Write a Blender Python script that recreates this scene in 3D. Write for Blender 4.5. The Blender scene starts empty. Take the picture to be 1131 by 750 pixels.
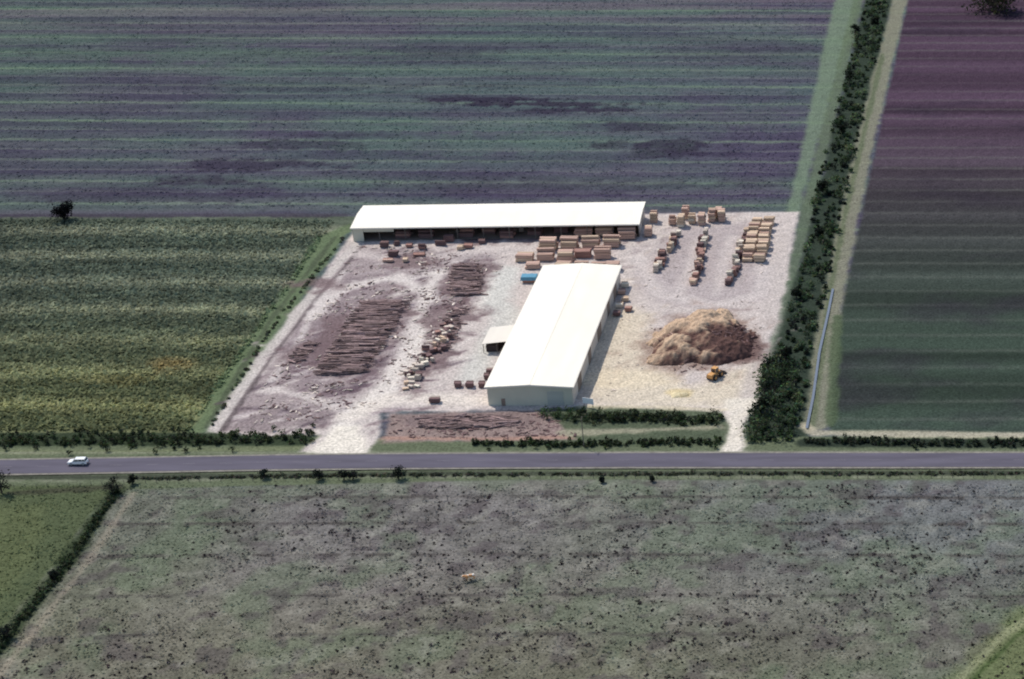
import bpy, bmesh, math, random
import numpy as np
from mathutils import Vector, Matrix
random.seed(7); rng=np.random.default_rng(7)
scene=bpy.context.scene
scene.view_settings.view_transform='Standard'; scene.view_settings.look='None'
scene.view_settings.exposure=0; scene.view_settings.gamma=1
# ---------------------------------------------------------------- image pixels (u,v) to ground plane, from estimated camera values
H=248.0; D=math.radians(25); F=2305.0; VPX=1080.0; CY=375.0; Y0=540.0
def G(u,v):
    a=D+math.atan((v-CY)/F)
    return ((u-VPX)/(math.cos(D)*(v+699.9)/H), H/math.tan(a)-Y0)
def GP(pts): return [G(*p) for p in pts]
K=np.array([1.16,1.18,1.34])
def s2l(c):
    c=np.asarray(c,dtype=float)/255.0
    return np.where(c<=0.04045,c/12.92,((c+0.055)/1.055)**2.4)
def alb(c):
    c=np.asarray(c,dtype=float); m=c.mean(-1,keepdims=True)
    c=c*.88+m*.12*np.array([1.0,1.0,1.0])  # pulls every colour toward grey to stand in for haze
    return np.clip(s2l(c)/K,0,0.9)
# ---------------------------------------------------------------- noise
TAB=rng.random((512,512))
def vn(x,y,scale,seed=0):
    x=x/scale+seed*17.37; y=y/scale+seed*31.91
    xi=np.floor(x).astype(int); yi=np.floor(y).astype(int)
    fx=x-xi; fy=y-yi; fx=fx*fx*(3-2*fx); fy=fy*fy*(3-2*fy)
    a=TAB[xi%512,yi%512]; b=TAB[(xi+1)%512,yi%512]; c=TAB[xi%512,(yi+1)%512]; d=TAB[(xi+1)%512,(yi+1)%512]
    return (a*(1-fx)+b*fx)*(1-fy)+(c*(1-fx)+d*fx)*fy
def fbm(x,y,scale,seed=0,o=4):
    r=0;t=0;a=1
    for i in range(o):
        r=r+a*vn(x,y,scale/2**i,seed+i*3.1); t+=a; a*=0.55
    return r/t
def ss(a,b,x):
    t=np.clip((x-a)/(b-a),0,1); return t*t*(3-2*t)
# ---------------------------------------------------------------- ground arrays
gx=np.arange(-445,42,0.5); gy=np.arange(-190,352,0.6)
ext=np.geomspace(2,7000,24)
xs=np.concatenate([(gx[0]-ext)[::-1],gx,gx[-1]+ext]); ys=np.concatenate([(gy[0]-ext[:16])[::-1],gy,gy[-1]+ext])
X,Y=np.meshgrid(xs,ys); SH=X.shape
W1=fbm(X,Y,9,1)-0.5; W2=fbm(X,Y,2.6,5,3)-0.5; BIG=fbm(X,Y,60,9,4); MED=fbm(X,Y,18,12,4)
Z=np.zeros(SH)
COL=np.zeros(SH+(3,))
def sl(x0,x1,y0,y1):
    i0,i1=np.searchsorted(xs,[x0,x1]); j0,j1=np.searchsorted(ys,[y0,y1])
    return (slice(max(j0-1,0),j1+1),slice(max(i0-1,0),i1+1))
def segd(x,y,a,b):
    dx,dy=b[0]-a[0],b[1]-a[1]; L=dx*dx+dy*dy+1e-9
    t=np.clip(((x-a[0])*dx+(y-a[1])*dy)/L,0,1)
    return np.hypot(x-a[0]-t*dx,y-a[1]-t*dy)
def mix(S,m,c):
    c=np.asarray(c,float)
    COL[S]=COL[S]*(1-m[...,None])+c*m[...,None]
def pmask(P,soft=0.6,warp=2.0):
    px=[p[0] for p in P]; py=[p[1] for p in P]; pad=soft+warp+2
    S=sl(min(px)-pad,max(px)+pad,min(py)-pad,max(py)+pad)
    x=X[S];y=Y[S]; d=np.full(x.shape,1e9); ins=np.zeros(x.shape,bool)
    for i in range(len(P)):
        a=P[i];b=P[(i+1)%len(P)]
        d=np.minimum(d,segd(x,y,a,b))
        c=((a[1]>y)!=(b[1]>y))
        xx=a[0]+(y-a[1])/((b[1]-a[1]) if b[1]!=a[1] else 1e-9)*(b[0]-a[0])
        ins^=(c&(x<xx))
    sd=np.where(ins,-d,d)+W1[S]*warp*2+W2[S]*warp
    return S,1-ss(-soft,soft,sd)
def poly(P,c,st=1,soft=0.6,warp=1.0,nz=0):
    S,m=pmask(P,soft,warp); m=m*st
    if nz: m=m*ss(0.5-nz*0.5,0.5+nz*0.2,MED[S]*0.5+fbm(X[S],Y[S],6,21,3)*0.5+0.02)
    mix(S,m,c)
def stroke(P,w,c,st=1,soft=0.8,warp=1.0,nz=0):
    px=[p[0] for p in P]; py=[p[1] for p in P]; pad=w+soft+warp+2
    S=sl(min(px)-pad,max(px)+pad,min(py)-pad,max(py)+pad)
    x=X[S];y=Y[S]; d=np.full(x.shape,1e9)
    for i in range(len(P)-1): d=np.minimum(d,segd(x,y,P[i],P[i+1]))
    m=(1-ss(w/2-soft,w/2+soft,d+W1[S]*warp*2+W2[S]*warp))*st
    if nz: m=m*ss(0.35,0.6,fbm(x,y,4,33,3))
    mix(S,m,c)
def blob(u,v,rx,ry,c,st=1,nz=0.6):
    cx,cy=G(u,v); S=sl(cx-rx*1.6,cx+rx*1.6,cy-ry*1.6,cy+ry*1.6)
    r=np.hypot((X[S]-cx)/rx,(Y[S]-cy)/ry)+(W1[S]*1.6+W2[S])*nz
    mix(S,(1-ss(0.5,1.15,r))*st,c)
# ---- far (north) field
t=ss(.3,.7,BIG)[...,None]; COL[:]=np.array([78,73,98])*(1-t)+np.array([80,95,102])*t
g=ss(-150,-420,X)*0.4
COL[:]=COL*(1-g[...,None])+np.array([74,94,86])*g[...,None]
ph=((Y-86+W1*3+(X+200)*0.01)/20.6)
rid=np.floor(ph); fr=ph-rid
alt=TAB[(rid.astype(int)*13)%512,7]
am=0.45+0.55*vn(X*0.25,Y*3,30,44)
mix(np.s_[:,:],ss(.08,.3,fr)*ss(.95,.7,fr)*.5*(alt>.4)*(.5+.5*vn(X*.3,Y,40,47)),(84,106,98))
mix(np.s_[:,:],(np.exp(-((fr-0.5)/0.055)**2)*0.8*am),(118,140,120))
mix(np.s_[:,:],(np.exp(-((fr-0.02)/0.035)**2)*0.6*am),(120,126,126))
mix(np.s_[:,:],ss(0.60,1.0,fr)*0.38,(68,60,90))
st2=vn(X*0.05,Y,2.2,51); mix(np.s_[:,:],(st2>0.6)*0.28*st2,(114,116,124)); 
mix(np.s_[:,:],ss(0.55,0.75,vn(X*0.12,Y,5,57))*0.3,(60,56,80))
topm=ss(265,335,Y); mix(np.s_[:,:],topm*0.45*ss(0.45,0.6,vn(X*0.04,Y,6,71)),(120,108,122))
for (u,v,rx,ry,s_) in [(540,110,30,3,.75),(600,115,30,3,.8),(650,122,20,4,.7),(500,108,20,4,.4),(700,140,18,6,.5),(730,160,22,7,.8),(275,182,30,6,.6),(215,200,16,5,.6),(330,160,24,6,.5),
                       (150,215,60,8,.3),(640,205,60,8,.3),(450,60,60,14,.22),(820,60,40,14,.2),(150,60,50,12,.2),(755,170,16,5,.6),(340,95,60,8,.2),(380,150,20,4,.4)]:
    blob(u,v,rx,ry,(52,46,68),s_,1.0)
for (u,v,rx,ry,s_) in [(250,60,60,16,.4),(560,160,60,12,.3),(420,140,60,8,.3),(800,130,30,16,.25)]:
    blob(u,v,rx,ry,(88,112,104),s_,1.0)
# ---- west cane field
WF=[(-900,G(0,241)[1]),G(395,239),G(222,479),(-900,G(0,481)[1])]
S,m=pmask(WF,0.5,0.6)
x=X[S];y=Y[S]
p=((y-86+W1[S]*4+np.sin(x*0.03)*0.8)/20.4); f2=p-np.floor(p)
band=np.exp(-((f2-0.35)/0.22)**2)*(0.6+0.4*vn(x,y*2,25,61))
gr=ss(40,-60,y)
lo=np.array([88,98,88])*(1-gr[...,None])+np.array([96,102,76])*gr[...,None]
hi=np.array([138,142,126])*(1-gr[...,None])+np.array([142,144,106])*gr[...,None]
n=fbm(x,y,1.6,64,2)
bb=np.clip(band+(n-0.5)*0.5,0,1)[...,None]
cc=lo*(1-bb)+hi*bb
fine=vn(x*0.15,y,1.6,66)
cc=cc*(0.88+0.24*fine[...,None])
left=ss(-250,-330,x)[...,None]; cc=cc*(1-left*0.14)
COL[S]=COL[S]*(1-m[...,None])+cc*m[...,None]
blob(190,402,9,6,(176,138,88),.4); blob(120,420,12,4,(158,144,94),.3)
stroke(GP([(0,238),(380,238)])+[],3.0,(70,66,80),.7)
# headland beside yard
poly(GP([(352,262),(392,244),(240,480),(205,480)]),(102,120,92),.85,1.0,1.5)
stroke(GP([(370,262),(300,352),(228,472)]),1.6,(74,82,70),.6,0.6,.6)
# ---- eastern strips
poly([(-66,5000),(-62,338),G(868,240),G(880,240),G(950,0),(-48,5000)],(114,134,114),.8,1.2,1.2)
stroke([(-55,3000),G(948,0),G(893,230),G(870,320),G(845,420),G(828,480)],4.5,(98,114,94),.8,1.0,.8)
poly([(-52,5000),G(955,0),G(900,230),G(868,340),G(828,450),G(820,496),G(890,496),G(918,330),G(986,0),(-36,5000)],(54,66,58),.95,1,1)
# east field
EF=[(-30,5000),G(1003,0),G(925,360),G(915,478),(900,G(1131,480)[1]),(900,5000)]
S,m=pmask(EF,0.7,0.6); x=X[S];y=Y[S]
tt=ss(-20,200,y)[...,None]
cc=np.array([60,74,68])*(1-tt)+np.array([76,60,80])*tt
q=vn(x*0.03,y,7,81)[...,None]; cc=cc*(0.8+0.36*q)
ph=(y+W1[S]*2)/10.4; f3=ph-np.floor(ph)
l=(np.exp(-((f3-0.5)/0.1)**2)*0.55*vn(x*0.2,y,20,83))[...,None]
cc=cc*(1-l)+np.array([108,112,110])*l
k=(ss(0.55,0.8,fbm(x*0.5,y,20,87))*0.45)[...,None]; cc=cc*(1-k)+np.array([52,46,62])*k
COL[S]=COL[S]*(1-m[...,None])+cc*m[...,None]
stroke([(-33,3000),G(994,0),G(952,170),G(925,300),G(912,380),G(902,470)],6.5,(132,132,118),.9,1,.9)
stroke([G(975,60),G(935,230),G(917,320),G(897,470)],1.8,(92,104,82),.7,.6,.6)
stroke([G(925,350),G(918,470)],3,(80,96,74),.8)
# ---- road corridor
poly([(-1500,G(0,479)[1]),G(345,478),G(420,486),G(620,488),G(812,486),G(890,482),(900,G(1131,484)[1]),(900,G(1131,532)[1]),G(560,531),G(130,541),(-1500,G(0,545)[1])],(100,110,90),1,.6,.5)
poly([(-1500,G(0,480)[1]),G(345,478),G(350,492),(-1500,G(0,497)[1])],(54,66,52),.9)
stroke([(-1500,G(0,500)[1]),G(100,499),G(330,495)],2.0,(118,126,98),.7)
stroke([G(888,470),G(900,478),G(1131,481),(600,G(1131,481)[1])],3.2,(184,176,160),.85,.8,.8)
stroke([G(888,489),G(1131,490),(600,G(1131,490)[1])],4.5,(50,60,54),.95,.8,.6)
stroke([(-1200,G(0,531)[1]),G(150,527),G(450,523),G(1131,522),(700,G(1131,522)[1])],2.4,(68,74,66),.9,.6,.5)  # drain shadow painted in as a line of dark grass
stroke([(-1200,G(0,536)[1]),G(150,531),G(450,526.5),G(1131,527),(700,G(1131,527)[1])],1.2,(146,146,136),.5,.6,.5,1)
stroke([(-1200,G(0,500)[1]),G(300,500),G(700,498.5),(700,G(1131,498)[1])],.8,(150,150,140),.5,.5,.4)
# ---- south pasture
PF=[(-1500,G(0,547)[1]),G(130,541),G(560,530),(900,G(1131,530)[1]),(900,-4000),(-1500,-4000)]
S,m=pmask(PF,0.5,0.5); x=X[S];y=Y[S]
a=ss(.3,.7,BIG[S])[...,None]; b=MED[S][...,None]
cc=np.array([108,112,104])*(1-a)+np.array([118,115,118])*a
rr=ss(-110,0,x+(y+120)*0.3)[...,None]; cc=cc*(1-rr*.5)+np.array([102,108,120])*rr*.5
ll=ss(-110,-170,y)[...,None]; cc=cc*(1-ll*.45)+np.array([114,110,92])*ll*.45
cc=cc*(0.90+0.20*b)
n=fbm(x,y,3.0,91,3)[...,None]; cc=cc*(0.83+0.34*n)
gsp=ss(.48,.66,fbm(x,y,14,93,3))[...,None]*.4; cc=cc*(1-gsp)+np.array([100,117,95])*gsp
dsp=ss(.56,.70,fbm(x,y,5,97,3))[...,None]*.45; cc=cc*(1-dsp)+np.array([80,72,80])*dsp
wsp=ss(.58,.72,fbm(x,y,4,107,3))[...,None]*.35; cc=cc*(1-wsp)+np.array([148,147,142])*wsp
COL[S]=COL[S]*(1-m[...,None])+cc*m[...,None]
for v in (548,577,612,657,700):
    stroke(GP([(90,v+2),(600,v),(1131,v+2)])+[(300,G(1131,v+2)[1])],1.1,(76,72,74),.8,.6,.7,1)
# green corner SW + ditch
poly([G(128,536),G(60,625),G(0,700),G(-200,950),(-1500,-260),(-1500,G(0,541)[1])],(84,95,70),.95,1,1)
poly([G(60,560),G(20,640),G(-60,720),(-600,-120),(-600,-80)],(100,108,76),.5,3,3)
stroke(GP([(128,542),(66,632),(0,712),(-150,905)]),4.0,(60,72,54),.9,.8,.8)
stroke(GP([(148,545),(90,630),(26,712),(-120,900)]),1.8,(154,144,134),.6,.7,.7)
stroke(GP([(10,545),(130,538)]),2.5,(66,66,58),.7)
poly(GP([(1131,672),(1075,718),(1045,752),(1040,900),(1500,900),(1500,600)]),(108,120,80),.75,3,3)
stroke(GP([(1160,668),(1110,700),(1065,745),(1030,790)]),2.2,(142,146,118),.8,.6,.6)
stroke(GP([(1175,672),(1122,704),(1080,745),(1040,800)]),1.4,(66,84,50),.8,.6,.5)
# ---- yard
YD=GP([(386,262),(396,250),(722,236),(882,234),(868,320),(846,400),(822,470),(820,498),(798,498),(796,470),(640,452),(420,456),(420,480),(402,499),(330,499),(352,482),(228,478)])
poly(YD,(200,189,192),1,.9,1.0)
poly(GP([(385,272),(545,278),(540,320),(450,420),(365,470),(245,472),(320,365)]),(156,142,150),.85,3,3)
poly(GP([(300,385),(345,330),(385,300),(430,330),(360,420),(330,440)]),(124,108,120),.55,3,4,1)
poly(GP([(255,450),(370,445),(365,475),(245,476)]),(138,124,132),.75,2,2)
for _ in range(260):
    u=random.uniform(250,535); v=random.uniform(275,470)
    if u<250+(470-v)*0.72: continue
    a0=random.uniform(-.2,1.0); L=random.uniform(3,13)
    cx,cy=G(u,v); c=random.choice([(220,212,214),(210,200,204),(106,88,102),(126,108,118),(178,164,174),(92,78,92)])
    stroke([(cx-L*math.cos(a0),cy-L*math.sin(a0)),(cx,cy+random.uniform(-1,1)),(cx+L*math.cos(a0),cy+L*math.sin(a0))],random.uniform(.8,2.4),c,.65,.6,1.2,1)
for _ in range(130):
    u=random.uniform(660,855); v=random.uniform(250,450)
    a0=random.uniform(-.4,1.5); L=random.uniform(3,14); cx,cy=G(u,v)
    stroke([(cx-L*math.cos(a0),cy-L*math.sin(a0)),(cx+L*math.cos(a0),cy+L*math.sin(a0))],random.uniform(.8,2.2),random.choice([(226,216,214),(156,142,150),(172,158,162),(182,166,160)]),.5,.6,1.5,1)
TR=(228,220,220)
stroke(GP([(366,496),(384,460),(425,430),(455,395),(478,355),(540,335),(560,300)]),7,TR,.85,2,2)
stroke(GP([(384,460),(430,440),(545,442)]),7,(222,212,210),.8,2,2)
stroke(GP([(236,474),(290,395),(345,325),(395,268)]),3.2,(198,190,192),.85,.8,.8)
stroke(GP([(246,474),(300,395),(352,328),(400,272)]),1.2,(100,90,96),.8,.5,.5)
stroke(GP([(395,280),(450,290),(560,272)]),7,(206,195,199),.7,2,2)
stroke(GP([(560,300),(548,335),(560,350),(530,400),(520,415)]),8,(202,201,203),.85,2.5,2)
stroke(GP([(345,350),(378,318),(440,305),(480,330)]),3.5,(220,211,214),.8,1.5,2)
stroke(GP([(300,430),(345,440),(384,455)]),4,(218,209,212),.7,1.5,2)
stroke(GP([(430,430),(452,370),(470,330),(485,300)]),4,(218,209,211),.8,1.5,1.5)
stroke(GP([(300,420),(330,375),(350,340),(380,300)]),2.5,(214,205,209),.7,1,1.5)
poly(GP([(340,500),(404,500),(396,470),(372,470)]),(230,222,217),.9,1.5,1.5)
poly(GP([(650,330),(720,345),(720,400),(760,430),(800,410),(835,400),(820,450),(640,448)]),(214,201,186),.85,4,3)
poly(GP([(700,300),(750,250),(860,245),(850,330),(760,340),(715,330)]),(174,162,170),.8,4,3)
stroke(GP([(706,285),(728,325),(790,338),(838,325),(858,250)]),5,(208,198,202),.7,2,2)
stroke(GP([(752,320),(775,262)]),3.5,(206,196,200),.6,1.5,1.5)
stroke(GP([(790,325),(808,262)]),3.5,(206,196,200),.6,1.5,1.5)
stroke(GP([(868,260),(850,370),(822,450)]),5,(194,184,187),.7,2,2)
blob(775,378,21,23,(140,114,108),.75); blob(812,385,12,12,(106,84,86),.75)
blob(750,434,4,3,(216,194,144),.6); blob(700,420,14,7,(226,210,188),.6)
poly(GP([(800,440),(836,440),(822,470),(819,500),(795,500),(800,470)]),(226,218,212),.85,1.5,1.5)
for (u,v,rx,ry) in [(365,370,7,18),(405,372,10,28),(515,310,8,14),(455,288,12,6),(500,350,9,12),(480,395,6,26),(580,260,30,8),(345,312,8,8),(320,392,6,10)]:
    blob(u,v,rx,ry,(116,96,104),.75,.9)
poly(GP([(432,457),(600,454),(640,470),(650,486),(424,489)]),(150,130,130),.95,1,1.2)
poly(GP([(440,459),(595,457),(600,470),(450,472)]),(116,100,108),.6,1.5,2,1)
stroke(GP([(424,484),(560,485),(660,481)]),1.8,(178,138,128),.75,.8,.8)
poly(GP([(600,456),(640,448),(798,455),(806,470),(800,492),(520,494),(530,488),(640,486)]),(86,98,80),.95,.8,.8)
stroke(GP([(620,478),(700,476),(795,472)]),3.0,(160,156,140),.85,1,1)
stroke(GP([(640,449),(720,450),(800,453)]),1.8,(204,192,170),.7,.8,.8)
# relief
yrd=G(500,509)[1]
Z=np.clip(W2*0.5+W1*0.25,-.3,.3)*ss(7,16,np.abs(Y-yrd)); Z=Z*(0.5+0.5*ss(20,40,np.abs(Y)))
rdm=ss(9,5,np.abs(Y-yrd)); Z-=rdm*0.06
LIN=alb(COL)
def gcol(px,py):
    i=np.clip(np.searchsorted(xs,px),0,len(xs)-1); j=np.clip(np.searchsorted(ys,py),0,len(ys)-1)
    return LIN[j,i]
# ---------------------------------------------------------------- materials
def newmat(name):
    m=bpy.data.materials.new(name); m.use_nodes=True; nt=m.node_tree
    b=nt.nodes['Principled BSDF']; b.inputs['Roughness'].default_value=.9
    b.inputs['Specular IOR Level'].default_value=.15
    return m,nt,b
def N(nt,t,**k):
    n=nt.nodes.new(t)
    for a,v in k.items(): setattr(n,a,v)
    return n
def attr_mat(name,scales=((1.1,.45),(0.35,.25)),leaf=False):
    m=bpy.data.materials.new(name); m.use_nodes=True; nt=m.node_tree; nt.nodes.remove(nt.nodes['Principled BSDF'])
    out=nt.nodes['Material Output']; b=N(nt,'ShaderNodeBsdfDiffuse')
    a=N(nt,'ShaderNodeAttribute',attribute_name='Col'); cur=a.outputs['Color']
    geo=N(nt,'ShaderNodeNewGeometry')
    for sc,am in scales:
        nz=N(nt,'ShaderNodeTexNoise'); nz.inputs['Scale'].default_value=sc; nz.inputs['Detail'].default_value=2; nz.inputs['Roughness'].default_value=.65
        nt.links.new(geo.outputs['Position'],nz.inputs['Vector'])
        mr=N(nt,'ShaderNodeMapRange'); mr.inputs['From Min'].default_value=.3; mr.inputs['From Max'].default_value=.7
        mr.inputs['To Min'].default_value=1-am; mr.inputs['To Max'].default_value=1+am
        nt.links.new(nz.outputs['Fac'],mr.inputs['Value'])
        vm=N(nt,'ShaderNodeVectorMath',operation='SCALE'); nt.links.new(cur,vm.inputs[0]); nt.links.new(mr.outputs[0],vm.inputs['Scale'])
        cur=vm.outputs[0]
    nt.links.new(cur,b.inputs['Color']); fin=b.outputs[0]
    if leaf:
        tr=N(nt,'ShaderNodeBsdfTranslucent'); nt.links.new(cur,tr.inputs['Color']); mx=N(nt,'ShaderNodeMixShader'); mx.inputs[0].default_value=.45
        nt.links.new(fin,mx.inputs[1]); nt.links.new(tr.outputs[0],mx.inputs[2]); fin=mx.outputs[0]
    nt.links.new(fin,out.inputs['Surface'])
    return m
def solid(name,c,var=.15,scale=1.0,rough=.8,metal=0,isl=0,spec=.15,stretch=(1,1,1),raw=False):
    m,nt,b=newmat(name); b.inputs['Roughness'].default_value=rough; b.inputs['Metallic'].default_value=metal; b.inputs['Specular IOR Level'].default_value=spec
    c=np.array(c) if raw else alb(c)
    tc=N(nt,'ShaderNodeTexCoord'); mp=N(nt,'ShaderNodeMapping'); mp.inputs['Scale'].default_value=stretch
    nt.links.new(tc.outputs['Object'],mp.inputs[0])
    nz=N(nt,'ShaderNodeTexNoise'); nz.inputs['Scale'].default_value=scale; nz.inputs['Detail'].default_value=3
    nt.links.new(mp.outputs[0],nz.inputs['Vector'])
    mr=N(nt,'ShaderNodeMapRange'); mr.inputs['From Min'].default_value=.3; mr.inputs['From Max'].default_value=.7
    mr.inputs['To Min'].default_value=1-var; mr.inputs['To Max'].default_value=1+var
    nt.links.new(nz.outputs['Fac'],mr.inputs['Value'])
    rgb=N(nt,'ShaderNodeRGB'); rgb.outputs[0].default_value=(*c,1)
    vm=N(nt,'ShaderNodeVectorMath',operation='SCALE'); nt.links.new(rgb.outputs[0],vm.inputs[0]); nt.links.new(mr.outputs[0],vm.inputs['Scale'])
    cur=vm.outputs[0]
    if isl:
        geo=N(nt,'ShaderNodeNewGeometry'); m2=N(nt,'ShaderNodeMapRange')
        m2.inputs['To Min'].default_value=1-isl; m2.inputs['To Max'].default_value=1+isl
        nt.links.new(geo.outputs['Random Per Island'],m2.inputs['Value'])
        v2=N(nt,'ShaderNodeVectorMath',operation='SCALE'); nt.links.new(cur,v2.inputs[0]); nt.links.new(m2.outputs[0],v2.inputs['Scale']); cur=v2.outputs[0]
    nt.links.new(cur,b.inputs['Base Color'])
    return m
def ribbed(name,c,axis,period=.75,var=.06):
    m=solid(name,c,var,.25,.55,0,raw=True,spec=.3,stretch=(1,.25,1)); nt=m.node_tree; b=nt.nodes['Principled BSDF']
    tc=N(nt,'ShaderNodeTexCoord'); wv=N(nt,'ShaderNodeTexWave',bands_direction=axis); wv.inputs['Scale'].default_value=.314/period
    nt.links.new(tc.outputs['Object'],wv.inputs['Vector'])
    bp=N(nt,'ShaderNodeBump'); bp.inputs['Strength'].default_value=.35; bp.inputs['Distance'].default_value=.05
    nt.links.new(wv.outputs['Fac'],bp.inputs['Height']); nt.links.new(bp.outputs[0],b.inputs['Normal'])
    return m
# ---------------------------------------------------------------- mesh builders
def npmesh(name,V,Fq,mat,cols=None,smooth=False):
    me=bpy.data.meshes.new(name); V=np.asarray(V,np.float32); Fq=np.asarray(Fq,np.int32)
    k=Fq.shape[1]; me.vertices.add(len(V)); me.vertices.foreach_set('co',V.ravel())
    me.loops.add(Fq.size); me.loops.foreach_set('vertex_index',Fq.ravel())
    me.polygons.add(len(Fq)); me.polygons.foreach_set('loop_start',np.arange(0,Fq.size,k,dtype=np.int32)); me.polygons.foreach_set('loop_total',np.full(len(Fq),k,np.int32))
    me.polygons.foreach_set('use_smooth',np.full(len(Fq),smooth))
    me.update(calc_edges=True)
    if cols is not None:
        ca=me.color_attributes.new('Col','FLOAT_COLOR','POINT')
        c4=np.ones((len(V),4),np.float32); c4[:,:3]=cols; ca.data.foreach_set('color',c4.ravel())
    me.materials.append(mat)
    o=bpy.data.objects.new(name,me); scene.collection.objects.link(o); return o
class MB:
    def __init__(s): s.v=[];s.f=[];s.m=[]
    def add(s,vs,fs,mi=0):
        o=len(s.v); s.v+= [tuple(v) for v in vs]; s.f+=[tuple(o+i for i in f) for f in fs]; s.m+=[mi]*len(fs)
    def box(s,c,d,rz=0,mi=0,tilt=0,bev=0):
        M=Matrix.Rotation(rz,3,'Z')@Matrix.Rotation(tilt,3,'Y'); hx,hy,hz=d[0]/2,d[1]/2,d[2]/2
        vs=[Vector(c)+M@Vector((a*hx,b*hy,e*hz)) for a in(-1,1) for b in(-1,1) for e in(-1,1)]
        s.add(vs,[(0,1,3,2),(4,6,7,5),(0,4,5,1),(2,3,7,6),(0,2,6,4),(1,5,7,3)],mi)
    def cyl(s,a,b,r,n=8,mi=0,r2=None):
        a=Vector(a);b=Vector(b);r2=r if r2 is None else r2; z=(b-a).normalized(); q=z.to_track_quat('Z','Y')
        vs=[]
        for p,rr in((a,r),(b,r2)):
            for i in range(n):
                t=2*math.pi*i/n; vs.append(p+q@Vector((rr*math.cos(t),rr*math.sin(t),0)))
        s.add(vs,[(i,(i+1)%n,n+(i+1)%n,n+i) for i in range(n)]+[tuple(range(n))[::-1],tuple(range(n,2*n))],mi)
    def quad(s,vs,mi=0): s.add(vs,[tuple(range(len(vs)))],mi)
    def mesh(s,name,mats):
        me=bpy.data.meshes.new(name); me.from_pydata(s.v,[],s.f)
        for m in mats: me.materials.append(m)
        me.polygons.foreach_set('material_index',s.m); me.update(); return me
    def obj(s,name,mats,loc=(0,0,0),rz=0,parent=None,bevel=0):
        o=bpy.data.objects.new(name,s.mesh(name,mats)); scene.collection.objects.link(o)
        o.location=loc; o.rotation_euler=(0,0,rz)
        if parent: o.parent=parent
        if bevel:
            b=o.modifiers.new('bevel','BEVEL'); b.width=bevel; b.segments=2; b.limit_method='ANGLE'
        return o
def empty(name,loc,rz=0):
    o=bpy.data.objects.new(name,None); scene.collection.objects.link(o); o.location=loc; o.rotation_euler=(0,0,rz); return o
# ---------------------------------------------------------------- ground
ny,nx=SH; idx=np.arange(ny*nx).reshape(ny,nx)
Fg=np.stack([idx[:-1,:-1],idx[:-1,1:],idx[1:,1:],idx[1:,:-1]],-1).reshape(-1,4)
gm=attr_mat('soil_and_crop',((1.5,.34),(0.4,.10)))
npmesh('ground',np.stack([X,Y,Z],-1).reshape(-1,3),Fg,gm,LIN.reshape(-1,3),True)
# ---------------------------------------------------------------- road
yR=G(700,508.7)[1]
cl=[(-2500,G(0,516.5)[1]-70),(-600,G(0,516.5)[1]-10),(G(0,516.5)[0],G(0,516.5)[1]),G(150,514),G(300,511.3),G(420,510),G(560,509.2),G(700,508.7),(0,yR),(2500,yR+4)]
def strip(name,pts,off,w,z,mat,sub=1):
    V=[];Fs=[]
    P=[]
    for i in range(len(pts)-1):
        n=max(1,int(math.dist(pts[i],pts[i+1])/6)) if math.dist(pts[i],pts[i+1])<600 else 6
        for k in range(n): P.append(((pts[i][0]+(pts[i+1][0]-pts[i][0])*k/n),(pts[i][1]+(pts[i+1][1]-pts[i][1])*k/n)))
    P.append(pts[-1])
    for i,p in enumerate(P):
        a=P[max(i-1,0)];b=P[min(i+1,len(P)-1)]; d=Vector((b[0]-a[0],b[1]-a[1])).normalized(); nn=Vector((-d.y,d.x))
        for t in (-.5,.5): V.append((p[0]+nn.x*(off+w*t),p[1]+nn.y*(off+w*t),z))
    for i in range(len(P)-1): Fs.append((2*i,2*i+2,2*i+3,2*i+1))
    return npmesh(name,V,Fs,mat)
gravel=solid('gravel_shoulder',(136,132,128),.25,.6)
asph=solid('asphalt',(98,94,114),.16,.35,.9,stretch=(.15,1,1))
strip('road_shoulder',cl,0,8.8,.16,gravel); strip('road',cl,0,7.2,.20,asph)
paint=solid('worn_line_paint',(124,120,134),.2,.5)
V=[];Fs=[]
for k in range(-50,12):
    x0=k*9.0
    y2=np.interp(x0+3,[p[0] for p in cl],[p[1] for p in cl]); yy=np.interp(x0,[p[0] for p in cl],[p[1] for p in cl])
    o=len(V); V+=[(x0,yy-.06,.21),(x0+3,y2-.06,.21),(x0+3,y2+.06,.21),(x0,yy+.06,.21)]; Fs.append((o,o+1,o+2,o+3))
npmesh('road_marking',V,Fs,paint)
wm,nt,b=newmat('drain_water'); b.inputs['Base Color'].default_value=(.15,.17,.20,1); b.inputs['Roughness'].default_value=.15; b.inputs['Specular IOR Level'].default_value=.6
strip('drain_water',[G(920,320),G(915,345),G(905,390),G(898,440),G(891,474)],0,.7,.34,wm)
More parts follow.
